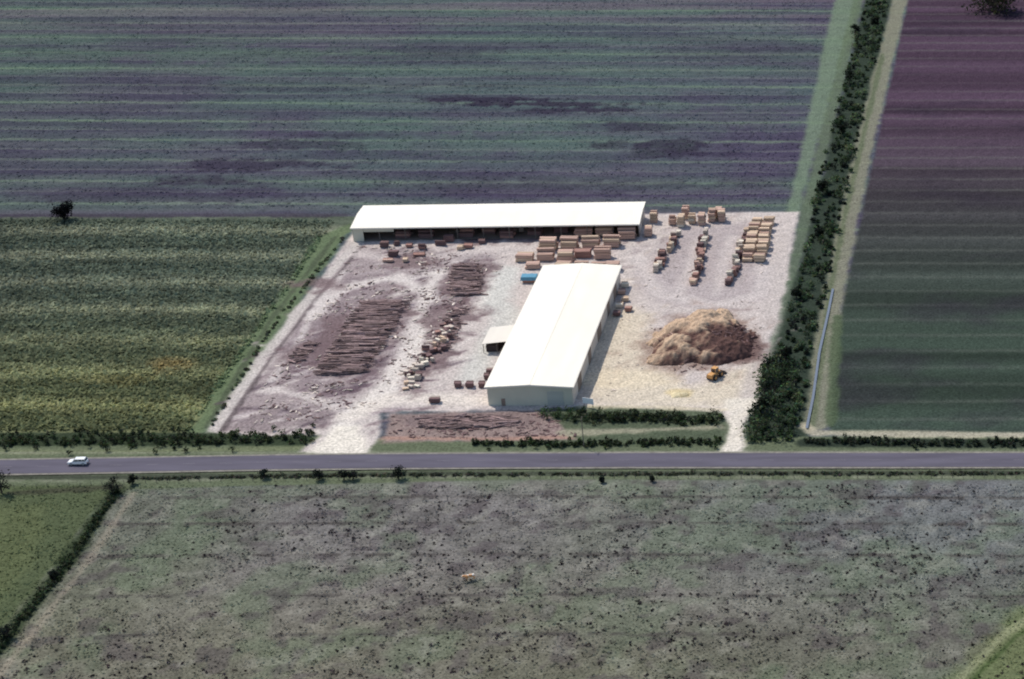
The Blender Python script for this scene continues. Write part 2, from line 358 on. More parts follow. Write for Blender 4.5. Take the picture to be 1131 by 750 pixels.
# ---------------------------------------------------------------- foliage
leafm=attr_mat('foliage',((.8,.25),),True)
def leafcloud(name,C,R,n,size,cols,seed=1,jit=.5,extra=None):
    r=np.random.default_rng(seed); C=np.asarray(C,float);R=np.asarray(R,float);cols=np.asarray(cols,float)
    M=len(C); I=np.repeat(np.arange(M),n); T=len(I)
    d=r.normal(size=(T,3)); d/=np.linalg.norm(d,axis=1,keepdims=True)
    rad=r.random(T)**.45
    ph=r.random((M,3))*6.28
    lump=1+.28*np.sin(d[:,0]*4+ph[I,0])*np.sin(d[:,1]*4+ph[I,1])+.15*np.sin(d[:,2]*6+ph[I,2])
    P=C[I]+d*(rad*lump)[:,None]*R[I]; P[:,2]=np.abs(P[:,2])+.02
    u=r.normal(size=(T,3)); u[:,2]*=.6; u/=np.linalg.norm(u,axis=1,keepdims=True)
    w=np.cross(u,r.normal(size=(T,3))); w/=np.linalg.norm(w,axis=1,keepdims=True)
    s=(size*(.5+r.random(T)))[:,None] if np.isscalar(size) else (size[I]*(.5+r.random(T)))[:,None]
    V=np.stack([P-u*s,P-w*s*.6,P+u*s,P+w*s*.6],1).reshape(-1,3)
    cl_=cols[I]*(1-jit+2*jit*r.random(T))[:,None]*(1+.15*r.normal(size=(T,3)))
    cv=np.repeat(np.clip(cl_*1.35,0.004,.9),4,0)
    return npmesh(name,V,np.arange(4*T).reshape(-1,4),leafm,cv)
def lerp(a,b,t): return (a[0]+(b[0]-a[0])*t,a[1]+(b[1]-a[1])*t)
DG=alb((58,72,56)); DK=alb((44,50,48)); LG=alb((94,110,82))
def along(LP,RP,n,hmin,hmax,pal,seed,dens=None):
    r=np.random.default_rng(seed); C=[];R=[];Cc=[]
    LP=np.array(LP);RP=np.array(RP)
    for _ in range(n):
        y=r.uniform(LP[:,1].min(),LP[:,1].max())
        o=np.argsort(LP[:,1]); xl=np.interp(y,LP[o,1],LP[o,0]); o=np.argsort(RP[:,1]); xr=np.interp(y,RP[o,1],RP[o,0])
        x=xl+(xr-xl)*r.random()
        h=hmin+(hmax-hmin)*r.random()**2.2; w=h*r.uniform(.45,.75)
        C.append((x,y,h*.5));R.append((w,w,h*.5)); Cc.append(pal[r.integers(len(pal))]*r.uniform(.7,1.3))
    return C,R,Cc
LP=[(-50,520),G(957,0),G(903,200),G(886,290),G(866,370),G(835,450),G(826,488)]
RP=[(-38,520),G(982,0),G(945,170),G(925,260),G(908,340),G(890,430),G(880,488)]
C,R,Cc=along(LP,RP,820,.7,3.0,[DG,DG,DK,LG,alb((70,86,66)),alb((82,98,74))],3)
C2,R2,Cc2=along([G(845,400),G(830,450),G(824,488)],[G(880,400),G(880,450),G(876,488)],80,2,4.2,[DG,DK,alb((76,92,68))],4)
leafcloud('channel_trees',C+C2,R+R2,75,.34,Cc+Cc2,5)
barkm=solid('bark',(88,76,74),.2,2)
def tree(name,u,v,h,w,col,seed,n=900,ls=.32):
    x,y=G(u,v); p=empty(name,(x,y,0)); r=random.Random(seed)
    mb=MB(); top=h*.55; mb.cyl((0,0,-.1),(0.1,0,top),w*.05+.05,8,0,w*.03+.03)
    C=[];R=[]
    for k in range(9):
        a=k*2.4+r.random(); rr=w*.5*r.uniform(.15,.75); e=(math.cos(a)*rr,math.sin(a)*rr,h*r.uniform(.35,.85))
        mb.cyl((0.05,0,top*.6),e,w*.03+.02,6,0,.02); C.append(e); q=w*r.uniform(.26,.4); R.append((q,q,q*.8))
    t=mb.obj('trunk_and_limbs',[barkm],parent=p)
    cr=leafcloud('crown',C,R,n//9,ls,[col*r.uniform(.7,1.3) for _ in C],seed); cr.parent=p
    return p
tree('tree',71,243,6.0,6.5,alb((26,28,34)),11,1300)
tree('tree',1098,12,11,20,alb((52,54,46)),12,2600,.5)
for k,(u,v,h) in enumerate([(938,92,5.5),(945,40,5),(930,150,4),(908,215,5.2),(880,330,3.5),(966,30,4.5),(905,265,4),(868,400,4.5),(842,455,5)]):
    tree('tree',u,v,h,h*.8,alb((36,42,38)),20+k,500)
for k,(u,v,h) in enumerate([(440,529,3.6),(352,530,3.0),(380,530,2.8),(390,530,2.6),(292,528,2.4),(124,545,4.5),(147,535,2.6),(665,533,1.6),(720,532,1.5),(60,640,2.5),(8,705,3.5),(2,545,5)]):
    tree('shrub',u,v,h,h*.9,alb((42,48,46)),40+k,420,.22)
def hedge(name,P,w,h,pal,seed,dn=1.3):
    r=np.random.default_rng(seed); C=[];R=[];Cc=[]
    for i in range(len(P)-1):
        L=math.dist(P[i],P[i+1]); n=int(L*dn)
        for k in range(n):
            q=lerp(P[i],P[i+1],r.random()); hh=h*r.uniform(.6,1.2)
            C.append((q[0]+r.normal()*w*.15,q[1]+r.normal()*w*.28,hh*.45)); ww=r.uniform(.6,1.1)*max(.7,h*.5); R.append((ww,ww,hh*.5)); Cc.append(pal[r.integers(len(pal))]*r.uniform(.75,1.25))
    return leafcloud(name,C,R,34,.26,Cc,seed)
pal=[alb((54,66,50)),alb((68,80,58)),alb((46,54,46))]
hedge('roadside_hedge',GP([(-200,490),(0,487),(180,488),(345,484)]),8,1.6,pal,61,3.6)
hedge('roadside_hedge',GP([(632,462),(700,463),(796,466)]),6,1.9,pal,62,5)
hedge('roadside_hedge',GP([(520,491),(640,491),(798,489)]),3,1.3,pal,63,3)
hedge('roadside_hedge',GP([(888,488),(1000,490),(1135,490),(1300,490)]),3.4,1.3,[alb((50,58,52)),alb((60,70,58))],64,3)
hedge('ditch_scrub',GP([(128,545),(66,634),(0,715),(-60,790)]),3.5,1.2,[alb((66,78,58)),alb((56,68,54))],65,2.4)
hedge('roadside_scrub',GP([(150,529),(450,525),(800,523.5),(1140,523.5)]),1.2,.5,[alb((68,74,64)),alb((88,92,80))],66,1.6)
hedge('roadside_shrubs',GP([(600,458),(635,462)]),5,2.4,[alb((84,104,72)),alb((60,76,56))],67,2.5)
hedge('yard_weeds',GP([(380,262),(300,362),(232,474)]),2,.6,[alb((90,102,80)),alb((76,82,72))],68,.6)
def tufts(name,n,inside,size,h,lo,hi,seed,tint=(1,1,1),xr=(-440,30),yr=(-190,345)):
    r=np.random.default_rng(seed); x=r.uniform(*xr,n); y=r.uniform(*yr,n); k=inside(x,y); x=x[k];y=y[k]; T=len(x)
    c=gcol(x,y)*r.uniform(lo,hi,T)[:,None]*np.array(tint); s=size*(.5+r.random(T)); hh=h*(.4+r.random(T))
    a=r.uniform(0,6.28,T); dx=np.cos(a)*s/2; dy=np.sin(a)*s/2; le=hh*(.6+.9*r.random(T)); sg=np.where(r.random(T)<.5,-1,1); lx=-np.sin(a)*le*sg; ly=np.cos(a)*le*sg
    z0=np.full(T,-.05)
    V=np.stack([np.stack([x-dx,y-dy,z0],1),np.stack([x+dx,y+dy,z0],1),np.stack([x+dx*.6+lx,y+dy*.6+ly,hh],1),np.stack([x-dx*.6+lx,y-dy*.6+ly,hh],1)],1).reshape(-1,3)
    return npmesh(name,V,np.arange(4*T).reshape(-1,4),leafm,np.repeat(np.clip(c,.003,.9),4,0))
yW0,yW1=G(0,478)[1],G(0,242)[1]
xa,ya=G(372,244); xb,yb=G(212,478)
def inW(x,y): return (y>yW0+1)&(y<yW1-1)&(x<xb+(y-yb)/(ya-yb)*(xa-xb)-1)
tufts('cane_crop',75000,inW,.8,.6,1.3,2.6,71,xr=(-330,-170),yr=(yW0,yW1))
def inS(x,y): return (y<G(0,536)[1])&(y>-190)&(x<30)&(x>-235)
tufts('pasture_grass',45000,inS,.5,.2,1.1,2.5,72,xr=(-235,30),yr=(-190,-85))
def inN(x,y): return (y>92)&(x<-62)
tufts('field_growth',45000,inN,.9,.22,1.2,2.6,73,yr=(90,345))
r=np.random.default_rng(80); C=[];R=[];Cc=[]
for _ in range(2600):
    x=r.uniform(-215,25); y=r.uniform(-185,-92)
    dd=float(fbm(np.array([x]),np.array([y]),22,99,3)[0])
    if r.random()>.2+.8*ss(.38,.62,dd): continue
    if x<-175+(y+88)*.35: continue
    s=.18+.6*r.random()**2.5; C.append((x,y,s*.4));R.append((s,s,s*.5)); Cc.append(alb((60,54,60))*r.uniform(.6,1.5))
leafcloud('pasture_weeds',C,R,16,.2,Cc,81)
# ---------------------------------------------------------------- buildings
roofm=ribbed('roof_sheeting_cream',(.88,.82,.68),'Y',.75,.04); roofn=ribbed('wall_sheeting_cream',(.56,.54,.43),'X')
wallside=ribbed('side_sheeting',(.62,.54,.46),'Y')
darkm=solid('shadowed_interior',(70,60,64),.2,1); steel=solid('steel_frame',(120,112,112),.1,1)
sided=solid('side_door_sheeting',(150,130,122),.15,.5)
trimm=solid('white_trim',(.8,.75,.66),.05,1,raw=True); doorm=solid('roller_door',(.46,.46,.40),.1,.6,raw=True,stretch=(.1,.1,6))
concm=solid('concrete_slab',(130,120,118),.12,.3)
def shed_closed(name,cx,y0,y1,w,he,hr):
    p=empty(name,(cx,(y0+y1)/2,0)); L=y1-y0; hw=w/2; hl=L/2
    mb=MB()
    for s in(-1,1):
        mb.quad([(s*hw,-hl,0),(s*hw,hl,0),(s*hw,hl,he),(s*hw,-hl,he)][::s],0)
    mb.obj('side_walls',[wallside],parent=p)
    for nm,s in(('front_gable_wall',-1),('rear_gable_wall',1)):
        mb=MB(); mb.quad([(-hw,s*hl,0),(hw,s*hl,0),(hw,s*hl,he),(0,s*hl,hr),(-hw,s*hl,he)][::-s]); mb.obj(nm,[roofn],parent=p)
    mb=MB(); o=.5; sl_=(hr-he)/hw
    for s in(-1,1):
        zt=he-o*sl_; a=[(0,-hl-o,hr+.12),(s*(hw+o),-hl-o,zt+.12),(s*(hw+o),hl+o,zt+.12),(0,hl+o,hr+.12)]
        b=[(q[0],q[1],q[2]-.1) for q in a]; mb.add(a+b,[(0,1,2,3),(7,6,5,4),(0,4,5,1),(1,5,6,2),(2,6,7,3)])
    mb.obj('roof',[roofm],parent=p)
    mb=MB(); mb.box((0,0,hr+.15),(.5,L+1,.05)); mb.obj('ridge_cap',[roofm],parent=p)
    mb=MB()
    for s in(-1,1):
        mb.box((s*(hw+o+.08),0,he-.06),(.16,L+1,.18))
    for s in(-1,1): mb.cyl((s*(hw+.12),-hl+.3,0),(s*(hw+.12),-hl+.3,he),.07)
    mb.obj('gutters',[trimm],parent=p)
    mb=MB()
    for s in(-1,1):
        A=(0,-hl-o-.03,hr+.02);B=(s*(hw+o),-hl-o-.03,he-o*sl_+.02)
        mb.quad([A,B,(B[0],B[1],B[2]-.3),(A[0],A[1],A[2]-.3)][::s])
    mb.obj('barge_boards',[trimm],parent=p)
    return p,hl,hw
p,hl,hw=shed_closed('sawmill_shed',-117.6,-49.4,31.5,22.2,5.6,6.25)
mb=MB(); mb.box((6.6,-hl-.06,2.1),(4.2,.1,4.2)); mb.obj('roller_door',[doorm],parent=p)
mb=MB(); mb.box((-7.2,-hl-.05,1.05),(1,.08,2.1)); mb.obj('side_door',[sided],parent=p)
mb=MB()
for yy,l_,h_ in((-30,5,4),(-14,4,4),(2,6,3.6),(18,4,4),(30,5,3.5)):
    mb.box((hw+.05,yy,h_/2),(.08,l_,h_))
mb.obj('side_doors',[sided],parent=p)
p=empty('lean_to_shed',(-133.2,-12,0)); mb=MB()
mb.add([(-4,-5.5,3.0),(4,-5.5,3.9),(4,5.5,3.9),(-4,5.5,3.0),(-4,-5.5,2.9),(4,-5.5,3.8),(4,5.5,3.8),(-4,5.5,2.9)],[(0,1,2,3),(7,6,5,4),(0,4,5,1),(1,5,6,2),(2,6,7,3),(3,7,4,0)])
mb.obj('roof',[ribbed('old_roof_sheeting',(.72,.66,.56),'Y')],parent=p)
mb=MB(); 
for x in(-3.7,0,3.6):
    for y in(-5.2,5.2): mb.cyl((x,y,0),(x,y,3.0+(x+4)*.11-.1),.1)
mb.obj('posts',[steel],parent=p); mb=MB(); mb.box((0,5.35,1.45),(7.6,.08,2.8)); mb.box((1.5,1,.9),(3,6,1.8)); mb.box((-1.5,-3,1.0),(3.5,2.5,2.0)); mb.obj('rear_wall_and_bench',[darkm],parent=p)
a=Vector(G(391,266.5)); b=Vector(G(706,262)); L=(b-a).length; rz=math.atan2(b.y-a.y,b.x-a.x)
p=empty('open_storage_shed',((a.x+b.x)/2,(a.y+b.y)/2,0),rz); dp=17.0; hF=4.8; hR=5.6
mb=MB(); o=.7; rd=dp*.55
for A,B,zA,zB in((-o,rd,hF-.1,hR),(rd,dp+o,hR,hF+.3)):
    q=[(-L/2-.5,A,zA),(L/2+.5,A,zA),(L/2+.5,B,zB),(-L/2-.5,B,zB)]; q2=[(x,y,z-.12) for x,y,z in q]
    mb.add(q+q2,[(0,1,2,3),(7,6,5,4),(0,4,5,1),(1,5,6,2),(3,7,4,0)]+([(2,6,7,3)] if A>0 else []))
mb.obj('roof',[ribbed('long_roof_sheeting',(.88,.82,.69),'X',.75,.04)],parent=p)
mb=MB(); mb.box((0,-o-.05,hF-.3),(L+1,.08,.35)); mb.obj('fascia',[trimm],parent=p)
mb=MB(); mb.box((0,dp,2.3),(L,.1,4.6)); mb.obj('rear_wall',[wallside],parent=p)
mb=MB()
for s in(-1,1): mb.add([(s*L/2,0,0),(s*L/2,dp,0),(s*L/2,dp,hF),(s*L/2,rd,hR-.2),(s*L/2,0,hF-.2)],[(0,1,2,3,4)])
mb.obj('end_walls',[wallside],parent=p)
mb=MB(); mb.box((-L/2+1.6,-.05,2.1),(3.2,.1,4.2)); mb.box((-L/2+8,-.05,3.6),(9.4,.1,1.0)); mb.obj('front_panels',[roofn],parent=p)
mb=MB()
n=11
for k in range(n+1):
    x=-L/2+L*k/n; mb.box((x,0.1,hF/2-.1),(.22,.22,hF-.2)); mb.box((x,rd,hR/2-.2),(.2,.2,hR-.3))
    mb.cyl((x,.1,hF-.4),(x,rd,hR-.4),.09,6)
mb.obj('portal_frames',[steel],parent=p)
mb=MB(); mb.box((0,dp/2,.22),(L,dp,.1)); mb.obj('floor_slab',[concm],parent=p)
for mx in(-30,-12,6):
    m_=empty('saw_bench',(p.location.x+mx,p.location.y+4+mx*math.tan(rz),.27),rz+.05)
    mb=MB(); mb.box((0,0,.9),(7,1.1,.14)); mb.box((1,0,1.5),(1.4,1.5,1.4)); mb.cyl((-1,-.3,1.1),(-1,-.25,1.1),.55,18)
    for q in(-3,-1,1,3):
        for s in(-.45,.45): mb.box((q,s,.42),(.1,.1,.82))
    for q in range(12): mb.cyl((-3.3+q*.6,-.5,1.02),(-3.3+q*.6,.5,1.02),.05,6)
    mb.obj('bench_and_rollers',[steel],parent=m_)
# ---------------------------------------------------------------- timber stacks
pink=solid('sawn_timber_pink',(204,168,158),.14,.8,isl=.22,stretch=(.3,3,6)); tan=solid('sawn_timber_tan',(216,188,168),.14,.8,isl=.25,stretch=(.3,3,6))
red=solid('sawn_timber_red',(168,126,120),.15,1.2,isl=.3,stretch=(.3,3,6)); wht=solid('wrapped_timber_pack',(228,218,208),.08,1.0,isl=.25)
dkw=solid('weathered_timber',(118,92,96),.2,1.2,isl=.35,stretch=(.3,3,6)); bearer=solid('bearers',(80,60,60),.2,1)
grey=solid('silvered_timber',(200,186,180),.15,1,isl=.35,stretch=(.3,3,6))
def stackmesh(name,l,d,h,mats,seed):
    r=random.Random(seed); mb=MB(); nz=max(1,round(h/.95)); ny=max(1,round(d/1.15)); nxx=1 if l<6.5 else 2
    ph=h/nz; pd=d/ny; pl=l/nxx
    for ix in range(nxx):
        for iy in range(ny):
            nzz=nz-(1 if (r.random()<.25 and nz>1) else 0)
            for iz in range(nzz):
                x=-l/2+pl*(ix+.5); y=-d/2+pd*(iy+.5); z=ph*(iz+.5)
                mi=r.choice([0,0,0,1]); ll=pl*r.uniform(.82,.98); x+=r.uniform(-.15,.15)
                for q in range(3):
                    mb.box((x+r.uniform(-.08,.08),y+r.uniform(-.03,.03),z-ph*.5+.12+(ph-.14)*(q+.5)/3),(ll*r.uniform(.94,1),pd*.9,(ph-.14)/3-.015),r.uniform(-.02,.02),mi)
                for bx in(-.35,0,.35): mb.box((x+bx*pl,y,z-ph*.5+.055),(.1,pd*.9,.1),0,2)
    return mb.mesh(name,mats+[bearer])
def stack(u,v,l,d,h,mats,rot=0):
    x,y=G(u,v); me=stackmesh('timber_stack',l,d,h,mats,random.random()*1e6)
    o=bpy.data.objects.new('timber_stack',me); scene.collection.objects.link(o)
    o.location=(x,y+d/2,.12); o.rotation_euler=(0,0,rot+random.uniform(-.06,.06)); return o
PK=[pink,tan]; RD=[red,pink]; DW=[dkw,red]; TW=[tan,wht]; GW=[grey,wht]
for u,v in[(644,262),(667,261),(692,265)]: stack(u,v,6.0,3.5,3.4,PK)
for u,v in[(605,278),(628,277),(652,275),(675,274)]: stack(u,v,5.8,3.4,3.6,PK)
for u,v in[(579,290),(602,289),(624,291),(643,286),(665,287)]: stack(u,v,5.6,3.2,3.3,random.choice([PK,PK,RD]))
for u,v in[(588,298),(622,300),(641,300),(662,299),(676,300)]: stack(u,v,4.8,2.8,2.4,random.choice([PK,RD]))
for u,v in[(742,249),(752,252),(764,248),(775,250),(786,246),(797,246),(722,247),(716,262),(757,243),(793,242)]: stack(u,v,2.4,3.0,random.uniform(2.6,4.0),random.choice([PK,PK,TW]))
for k in range(7):
    v=250+k*6.7; stack(842-k*1.5+random.uniform(-1,1),v,7.4,3.2,random.uniform(2.2,3.0),[tan,pink])
for k in range(19):
    t=k/18; stack(745-22*t+random.uniform(-5,5),262+40*t,random.uniform(1.3,2.2),random.uniform(1.5,3.0),random.uniform(1.0,2.8),random.choice([DW,RD,TW,GW,DW]),random.uniform(-.2,.2))
for k in range(22):
    t=k/21; stack(779-14*t+random.uniform(-4,4),264+52*t,random.uniform(1.3,2.1),random.uniform(1.8,3.4),random.uniform(1.0,3.0),random.choice([DW,DW,RD,PK,GW]),random.uniform(-.15,.15))
for k in range(17):
    t=k/16; stack(822-16*t+random.uniform(-3,3),262+54*t,random.uniform(1.4,2.2),random.uniform(1.8,3.4),random.uniform(1.2,2.8),random.choice([DW,RD,TW,GW,DW]),random.uniform(-.15,.15))
for u,v in[(686,326),(690,334),(684,341),(694,345),(681,350),(690,318)]: stack(u,v,2.2,1.8,1.3,random.choice([TW,DW,RD]))
for k in range(52):
    t=k/51; stack(492-36*t+random.uniform(-8,8)+6*math.sin(t*6),356+76*t+random.uniform(-3,3),random.uniform(.8,2.4),random.uniform(.7,1.3),random.uniform(.5,1.6),random.choice([GW,DW,GW,DW,GW,TW]),random.uniform(-.7,.7))
for u,v,h in[(438,272,1.5),(434,284,1.6),(452,274,1.0),(466,276,1.7),(486,272,1.6),(508,277,1.3),(517,275,1.2),(447,290,1),(424,274,1.6),(496,268,2),(532,270,1.2),(428,290,.8),(462,284,.8)]: stack(u,v,random.uniform(1.6,4.4),1.8,h,random.choice([RD,DW,TW,DW]))
for u,v,l in[(480,446,3.0),(505,429,2.0),(518,429,2.2),(532,429,1.8),(541,414,2.5),(537,420,1.5),(462,418,2)]: stack(u,v,l,1.8,1.4,[dkw,grey])
for u,v in[(560,264),(590,261),(470,264),(540,259),(620,258),(515,263),(445,264)]: stack(u,v,5,3,2.4,[dkw,red])
tarp=solid('blue_tarpaulin',(92,160,200),.1,1.5,.5); x,y=G(585,311)
p=empty('tarp_covered_stack',(x,y,0),.03); me=stackmesh('timber_packs',4.4,2.6,1.8,[red,dkw],5); o=bpy.data.objects.new('timber_packs',me); scene.collection.objects.link(o); o.parent=p
bm=bmesh.new(); bmesh.ops.create_grid(bm,x_segments=24,y_segments=18,size=1)
for v in bm.verts:
    gx_,gy_=v.co.x*3.0,v.co.y*2.1; ox=max(0,abs(gx_)-2.3); oy=max(0,abs(gy_)-1.4)
    v.co=(math.copysign(min(abs(gx_),2.3)+.25*ox,gx_),math.copysign(min(abs(gy_),1.4)+.25*oy,gy_),2.02+.05*math.sin(gx_*3)*math.cos(gy_*4)-1.5*(ox+oy))
me=bpy.data.meshes.new('tarpaulin'); bm.to_mesh(me); bm.free(); me.materials.append(tarp); o=bpy.data.objects.new('tarpaulin',me); scene.collection.objects.link(o); o.parent=p
# ---------------------------------------------------------------- log piles
logm=solid('log_bark',(158,132,134),.3,.8,isl=.55)
def logpile(name,quad,n,lmin,lmax,layers,seed,rows=12,jit=.07):
    r=random.Random(seed); mb=MB(); A,B,Cq,Dq=[Vector(G(*q)) for q in quad]
    for k in range(n):
        t=r.random(); s=r.random(); row=(math.floor(t*rows)+r.random()*.75)/rows
        l=A.lerp(Dq,row); rr=B.lerp(Cq,row); m=l.lerp(rr,.5+(s-.5)*.6); L=r.uniform(lmin,lmax)
        ang=r.gauss(.08,jit); rad=r.uniform(.13,.27); z=rad+r.randint(0,layers)*.4*(1-abs((t*rows)%1-.5))
        d=Vector((math.cos(ang),math.sin(ang),r.uniform(-.015,.015)))*L/2; c=Vector((m.x,m.y,z+.05))
        mb.cyl(c-d,c+d,rad,7,0,rad*.8)
    return mb.obj(name,[logm],(0,0,0))
logpile('log_pile',[(348,415),(404,413),(452,334),(402,334)],900,4,9,3,1)
logpile('log_pile',[(492,328),(538,326),(530,292),(500,292)],240,2,6,2,2,7,.2)
logpile('log_pile',[(468,392),(500,385),(522,340),(500,340)],90,1.5,5,1,3,9,.4)
logpile('log_pile',[(438,474),(595,472),(590,460),(445,460)],130,3,8,1,4,5,.25)
logpile('log_pile',[(318,402),(335,400),(350,378),(338,378)],30,2,5,1,5,4,.3)
# ---------------------------------------------------------------- offcuts scatter
offm=solid('offcuts',(206,192,188),.1,1,isl=.5)
def scatter(name,P,n,smin,smax,seed,mat):
    r=random.Random(seed); mb=MB(); xs_=[p[0] for p in P]; ys_=[p[1] for p in P]
    def ins(x,y):
        c=False
        for i in range(len(P)):
            a=P[i];b=P[(i+1)%len(P)]
            if (a[1]>y)!=(b[1]>y) and x<a[0]+(y-a[1])/(b[1]-a[1])*(b[0]-a[0]): c=not c
        return c
    k=0
    while k<n:
        x=r.uniform(min(xs_),max(xs_)); y=r.uniform(min(ys_),max(ys_))
        if not ins(x,y): continue
        k+=1
        if float(fbm(np.array([x]),np.array([y]),9,7,2)[0])<.5 and r.random()<.85: continue
        l=smin+(smax-smin)*r.random()**2; mb.box((x,y,.12),(l,l*r.uniform(.1,.35),r.uniform(.08,.2)),r.uniform(-1,1)*1.6,0)
    return mb.obj(name,[mat])
scatter('timber_offcuts',GP([(395,272),(560,280),(545,330),(450,430),(370,470),(260,470)]),900,.4,1.8,5,offm)
scatter('bark_debris',GP([(395,272),(540,280),(530,330),(450,420),(370,465),(270,465)]),1000,.4,1.8,6,dkw)
scatter('timber_offcuts',GP([(650,330),(860,250),(850,330),(820,440),(650,440)]),160,.4,1.4,8,offm)
scatter('bark_debris',GP([(432,459),(600,456),(640,470),(640,482),(430,486)]),400,.5,1.8,9,dkw)
scatter('bark_debris',GP([(715,360),(835,355),(845,400),(745,412)]),300,.4,1.6,10,dkw)
# ---------------------------------------------------------------- wood waste mound
moundm=attr_mat('wood_waste_mix',((3,.3),(.8,.2)))
def mound(name,u,v,rx,ry,h,seed,cfn):
    cx,cy=G(u,v); n=150; uu,vv=np.meshgrid(np.linspace(-1.25,1.25,n),np.linspace(-1.25,1.25,n))
    x=cx+uu*rx; y=cy+vv*ry; r=np.hypot(uu,vv)
    n1=fbm(x,y,6,seed,4); n2=fbm(x,y,1.6,seed+3,3)
    ang=np.arctan2(vv,uu); edge=1+.12*np.sin(ang*3+seed)+.08*np.sin(ang*5)+ (n1-.5)*.5
    z=h*np.clip(1-(r/edge)**2.3,0,1)**.75*(.35+1.1*n1)+ (n2-.5)*.2*h*(r<edge) -.15
    z=np.where(r/edge>1,-.4,z)
    col=cfn(uu,vv,n1,n2,z/h)
    id_=np.arange(n*n).reshape(n,n); Fq=np.stack([id_[:-1,:-1],id_[:-1,1:],id_[1:,1:],id_[1:,:-1]],-1).reshape(-1,4)
    return npmesh(name,np.stack([x,y,z],-1).reshape(-1,3),Fq,moundm,col.reshape(-1,3),False)
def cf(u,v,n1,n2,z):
    # tan waste and dark bark; lit north-west painted paler, shaded south-east painted darker
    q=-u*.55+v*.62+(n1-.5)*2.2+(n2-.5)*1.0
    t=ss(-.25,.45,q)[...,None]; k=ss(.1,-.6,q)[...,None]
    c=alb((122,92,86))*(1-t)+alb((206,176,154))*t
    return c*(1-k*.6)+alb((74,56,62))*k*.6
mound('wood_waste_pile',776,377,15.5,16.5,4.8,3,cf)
def cf2(u,v,n1,n2,z):
    t=ss(.35,.6,n2)[...,None]; return alb((208,188,150))*(1-t)+alb((226,210,176))*t
mound('sawdust_heap',750,436,2.6,2.3,.9,8,cf2)
r=random.Random(3); mb=MB()
for k in range(520):
    a=r.random()*6.28; q=r.random()**.6; cx,cy=G(776,377); x=cx+math.cos(a)*q*13.8; y=cy+math.sin(a)*q*15
    z=max(.1,3.3*max(0,1-q**2.3)**.75+r.uniform(-.5,.5)); l=r.uniform(.6,2.6); M=r.uniform(-.5,.5)
    lt=(-math.cos(a)*q+math.sin(a)*q+r.uniform(-.5,.5))>.15  # boards follow the painted shading: pale on the lit side, dark on the shaded
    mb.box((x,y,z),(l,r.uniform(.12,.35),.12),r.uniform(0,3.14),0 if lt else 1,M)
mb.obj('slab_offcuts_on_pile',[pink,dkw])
# ---------------------------------------------------------------- vehicles
glass=solid('window_glass',(.03,.035,.045),.02,1,.1,spec=.6,raw=True); tyre=solid('tyre_rubber',(.03,.03,.03),.1,3,.9,raw=True); hub=solid('hub_metal',(.5,.5,.5),.05,1,.4,raw=True)
def wheel(mb,x,y,r,w): 
    mb.cyl((x,y-w/2,r),(x,y+w/2,r),r,16,0); s=1 if y>0 else -1; mb.cyl((x,y+s*(w/2),r),(x,y+s*(w/2+.02),r),r*.55,12,1)
def car(u,v,rz):
    x,y=G(u,v); white=solid('white_car_paint',(.82,.82,.80),.02,1,.3,spec=.5,raw=True); p=empty('station_wagon',(x,y,.21),rz); p.scale=(1.05,1.05,1.15)
    prof=[(-2.25,.35),(2.25,.35),(2.3,.62),(2.2,.82),(1.15,.98),(.62,1.0),(-2.15,1.0),(-2.28,.75)]
    def ext(P,w,wt=None):
        n=len(P); vs=[(a,-w,z) for a,z in P]+[(a,w,z) for a,z in P]
        return vs,[tuple(range(n)),tuple(range(n,2*n))[::-1]]+[((i+1)%n,i,n+i,n+(i+1)%n) for i in range(n)]
    mb=MB(); mb.add(*ext(prof,.86)); mb.obj('body',[white],parent=p,bevel=.07)
    mb=MB()
    gh=[(1.15,.96),(.45,1.42),(-1.75,1.42),(-2.15,.96)]
    vs=[(a,-(.80 if z<1 else .66),z) for a,z in gh]+[(a,(.80 if z<1 else .66),z) for a,z in gh]
    mb.add(vs,[(0,1,2,3),(7,6,5,4),(1,0,4,5),(2,1,5,6),(3,2,6,7),(0,3,7,4)]); mb.obj('cabin_glass',[glass],parent=p)
    mb=MB(); mb.box((-.65,0,1.45),(2.3,1.34,.07))
    for s in(-1,1):
        for a,b_ in(((1.15,.96),(.45,1.42)),((-.3,.96),(-.3,1.42)),((-1.3,.96),(-1.2,1.42)),((-2.15,.96),(-1.75,1.42))):
            mb.cyl((a[0],s*.81,a[1]),(b_[0],s*.68,b_[1]),.045,6)
    mb.obj('roof_and_pillars',[white],parent=p,bevel=.02)
    mb=MB()
    for a in(1.4,-1.4):
        for s in(-.78,.78): wheel(mb,a,s,.33,.2)
    mb.obj('wheels',[tyre,hub],parent=p)
    mb=MB()
    for s in(-1,1): mb.box((2.27,s*.6,.7),(.08,.34,.14)); mb.box((-2.28,s*.68,.75),(.06,.2,.2),mi=1)
    mb.box((2.3,0,.45),(.12,1.6,.14),mi=2); mb.box((-2.28,0,.45),(.12,1.6,.14),mi=2)
    mb.obj('lamps_and_bumpers',[hub,solid('tail_lamp',(.4,.03,.02),.02,1,.4,raw=True),steel],parent=p)
car(87,513.5,math.pi+.03)
yel=solid('loader_yellow',(.60,.32,.12),.12,1.5,.6,raw=True); x,y=G(790,417); p=empty('wheel_loader',(x,y,0),math.radians(62))
mb=MB(); mb.box((-1.5,0,1.35),(2.4,1.7,1.1)); mb.box((-2.5,0,1.25),(.5,1.8,.9)); mb.box((1.0,0,1.05),(2.2,1.1,.8)); mb.obj('chassis_and_engine',[yel],parent=p,bevel=.1)
mb=MB(); mb.box((0,0,2.25),(1.4,1.3,1.3)); mb.obj('cab_glass',[glass],parent=p); mb=MB(); mb.box((0,0,2.98),(1.6,1.5,.14))
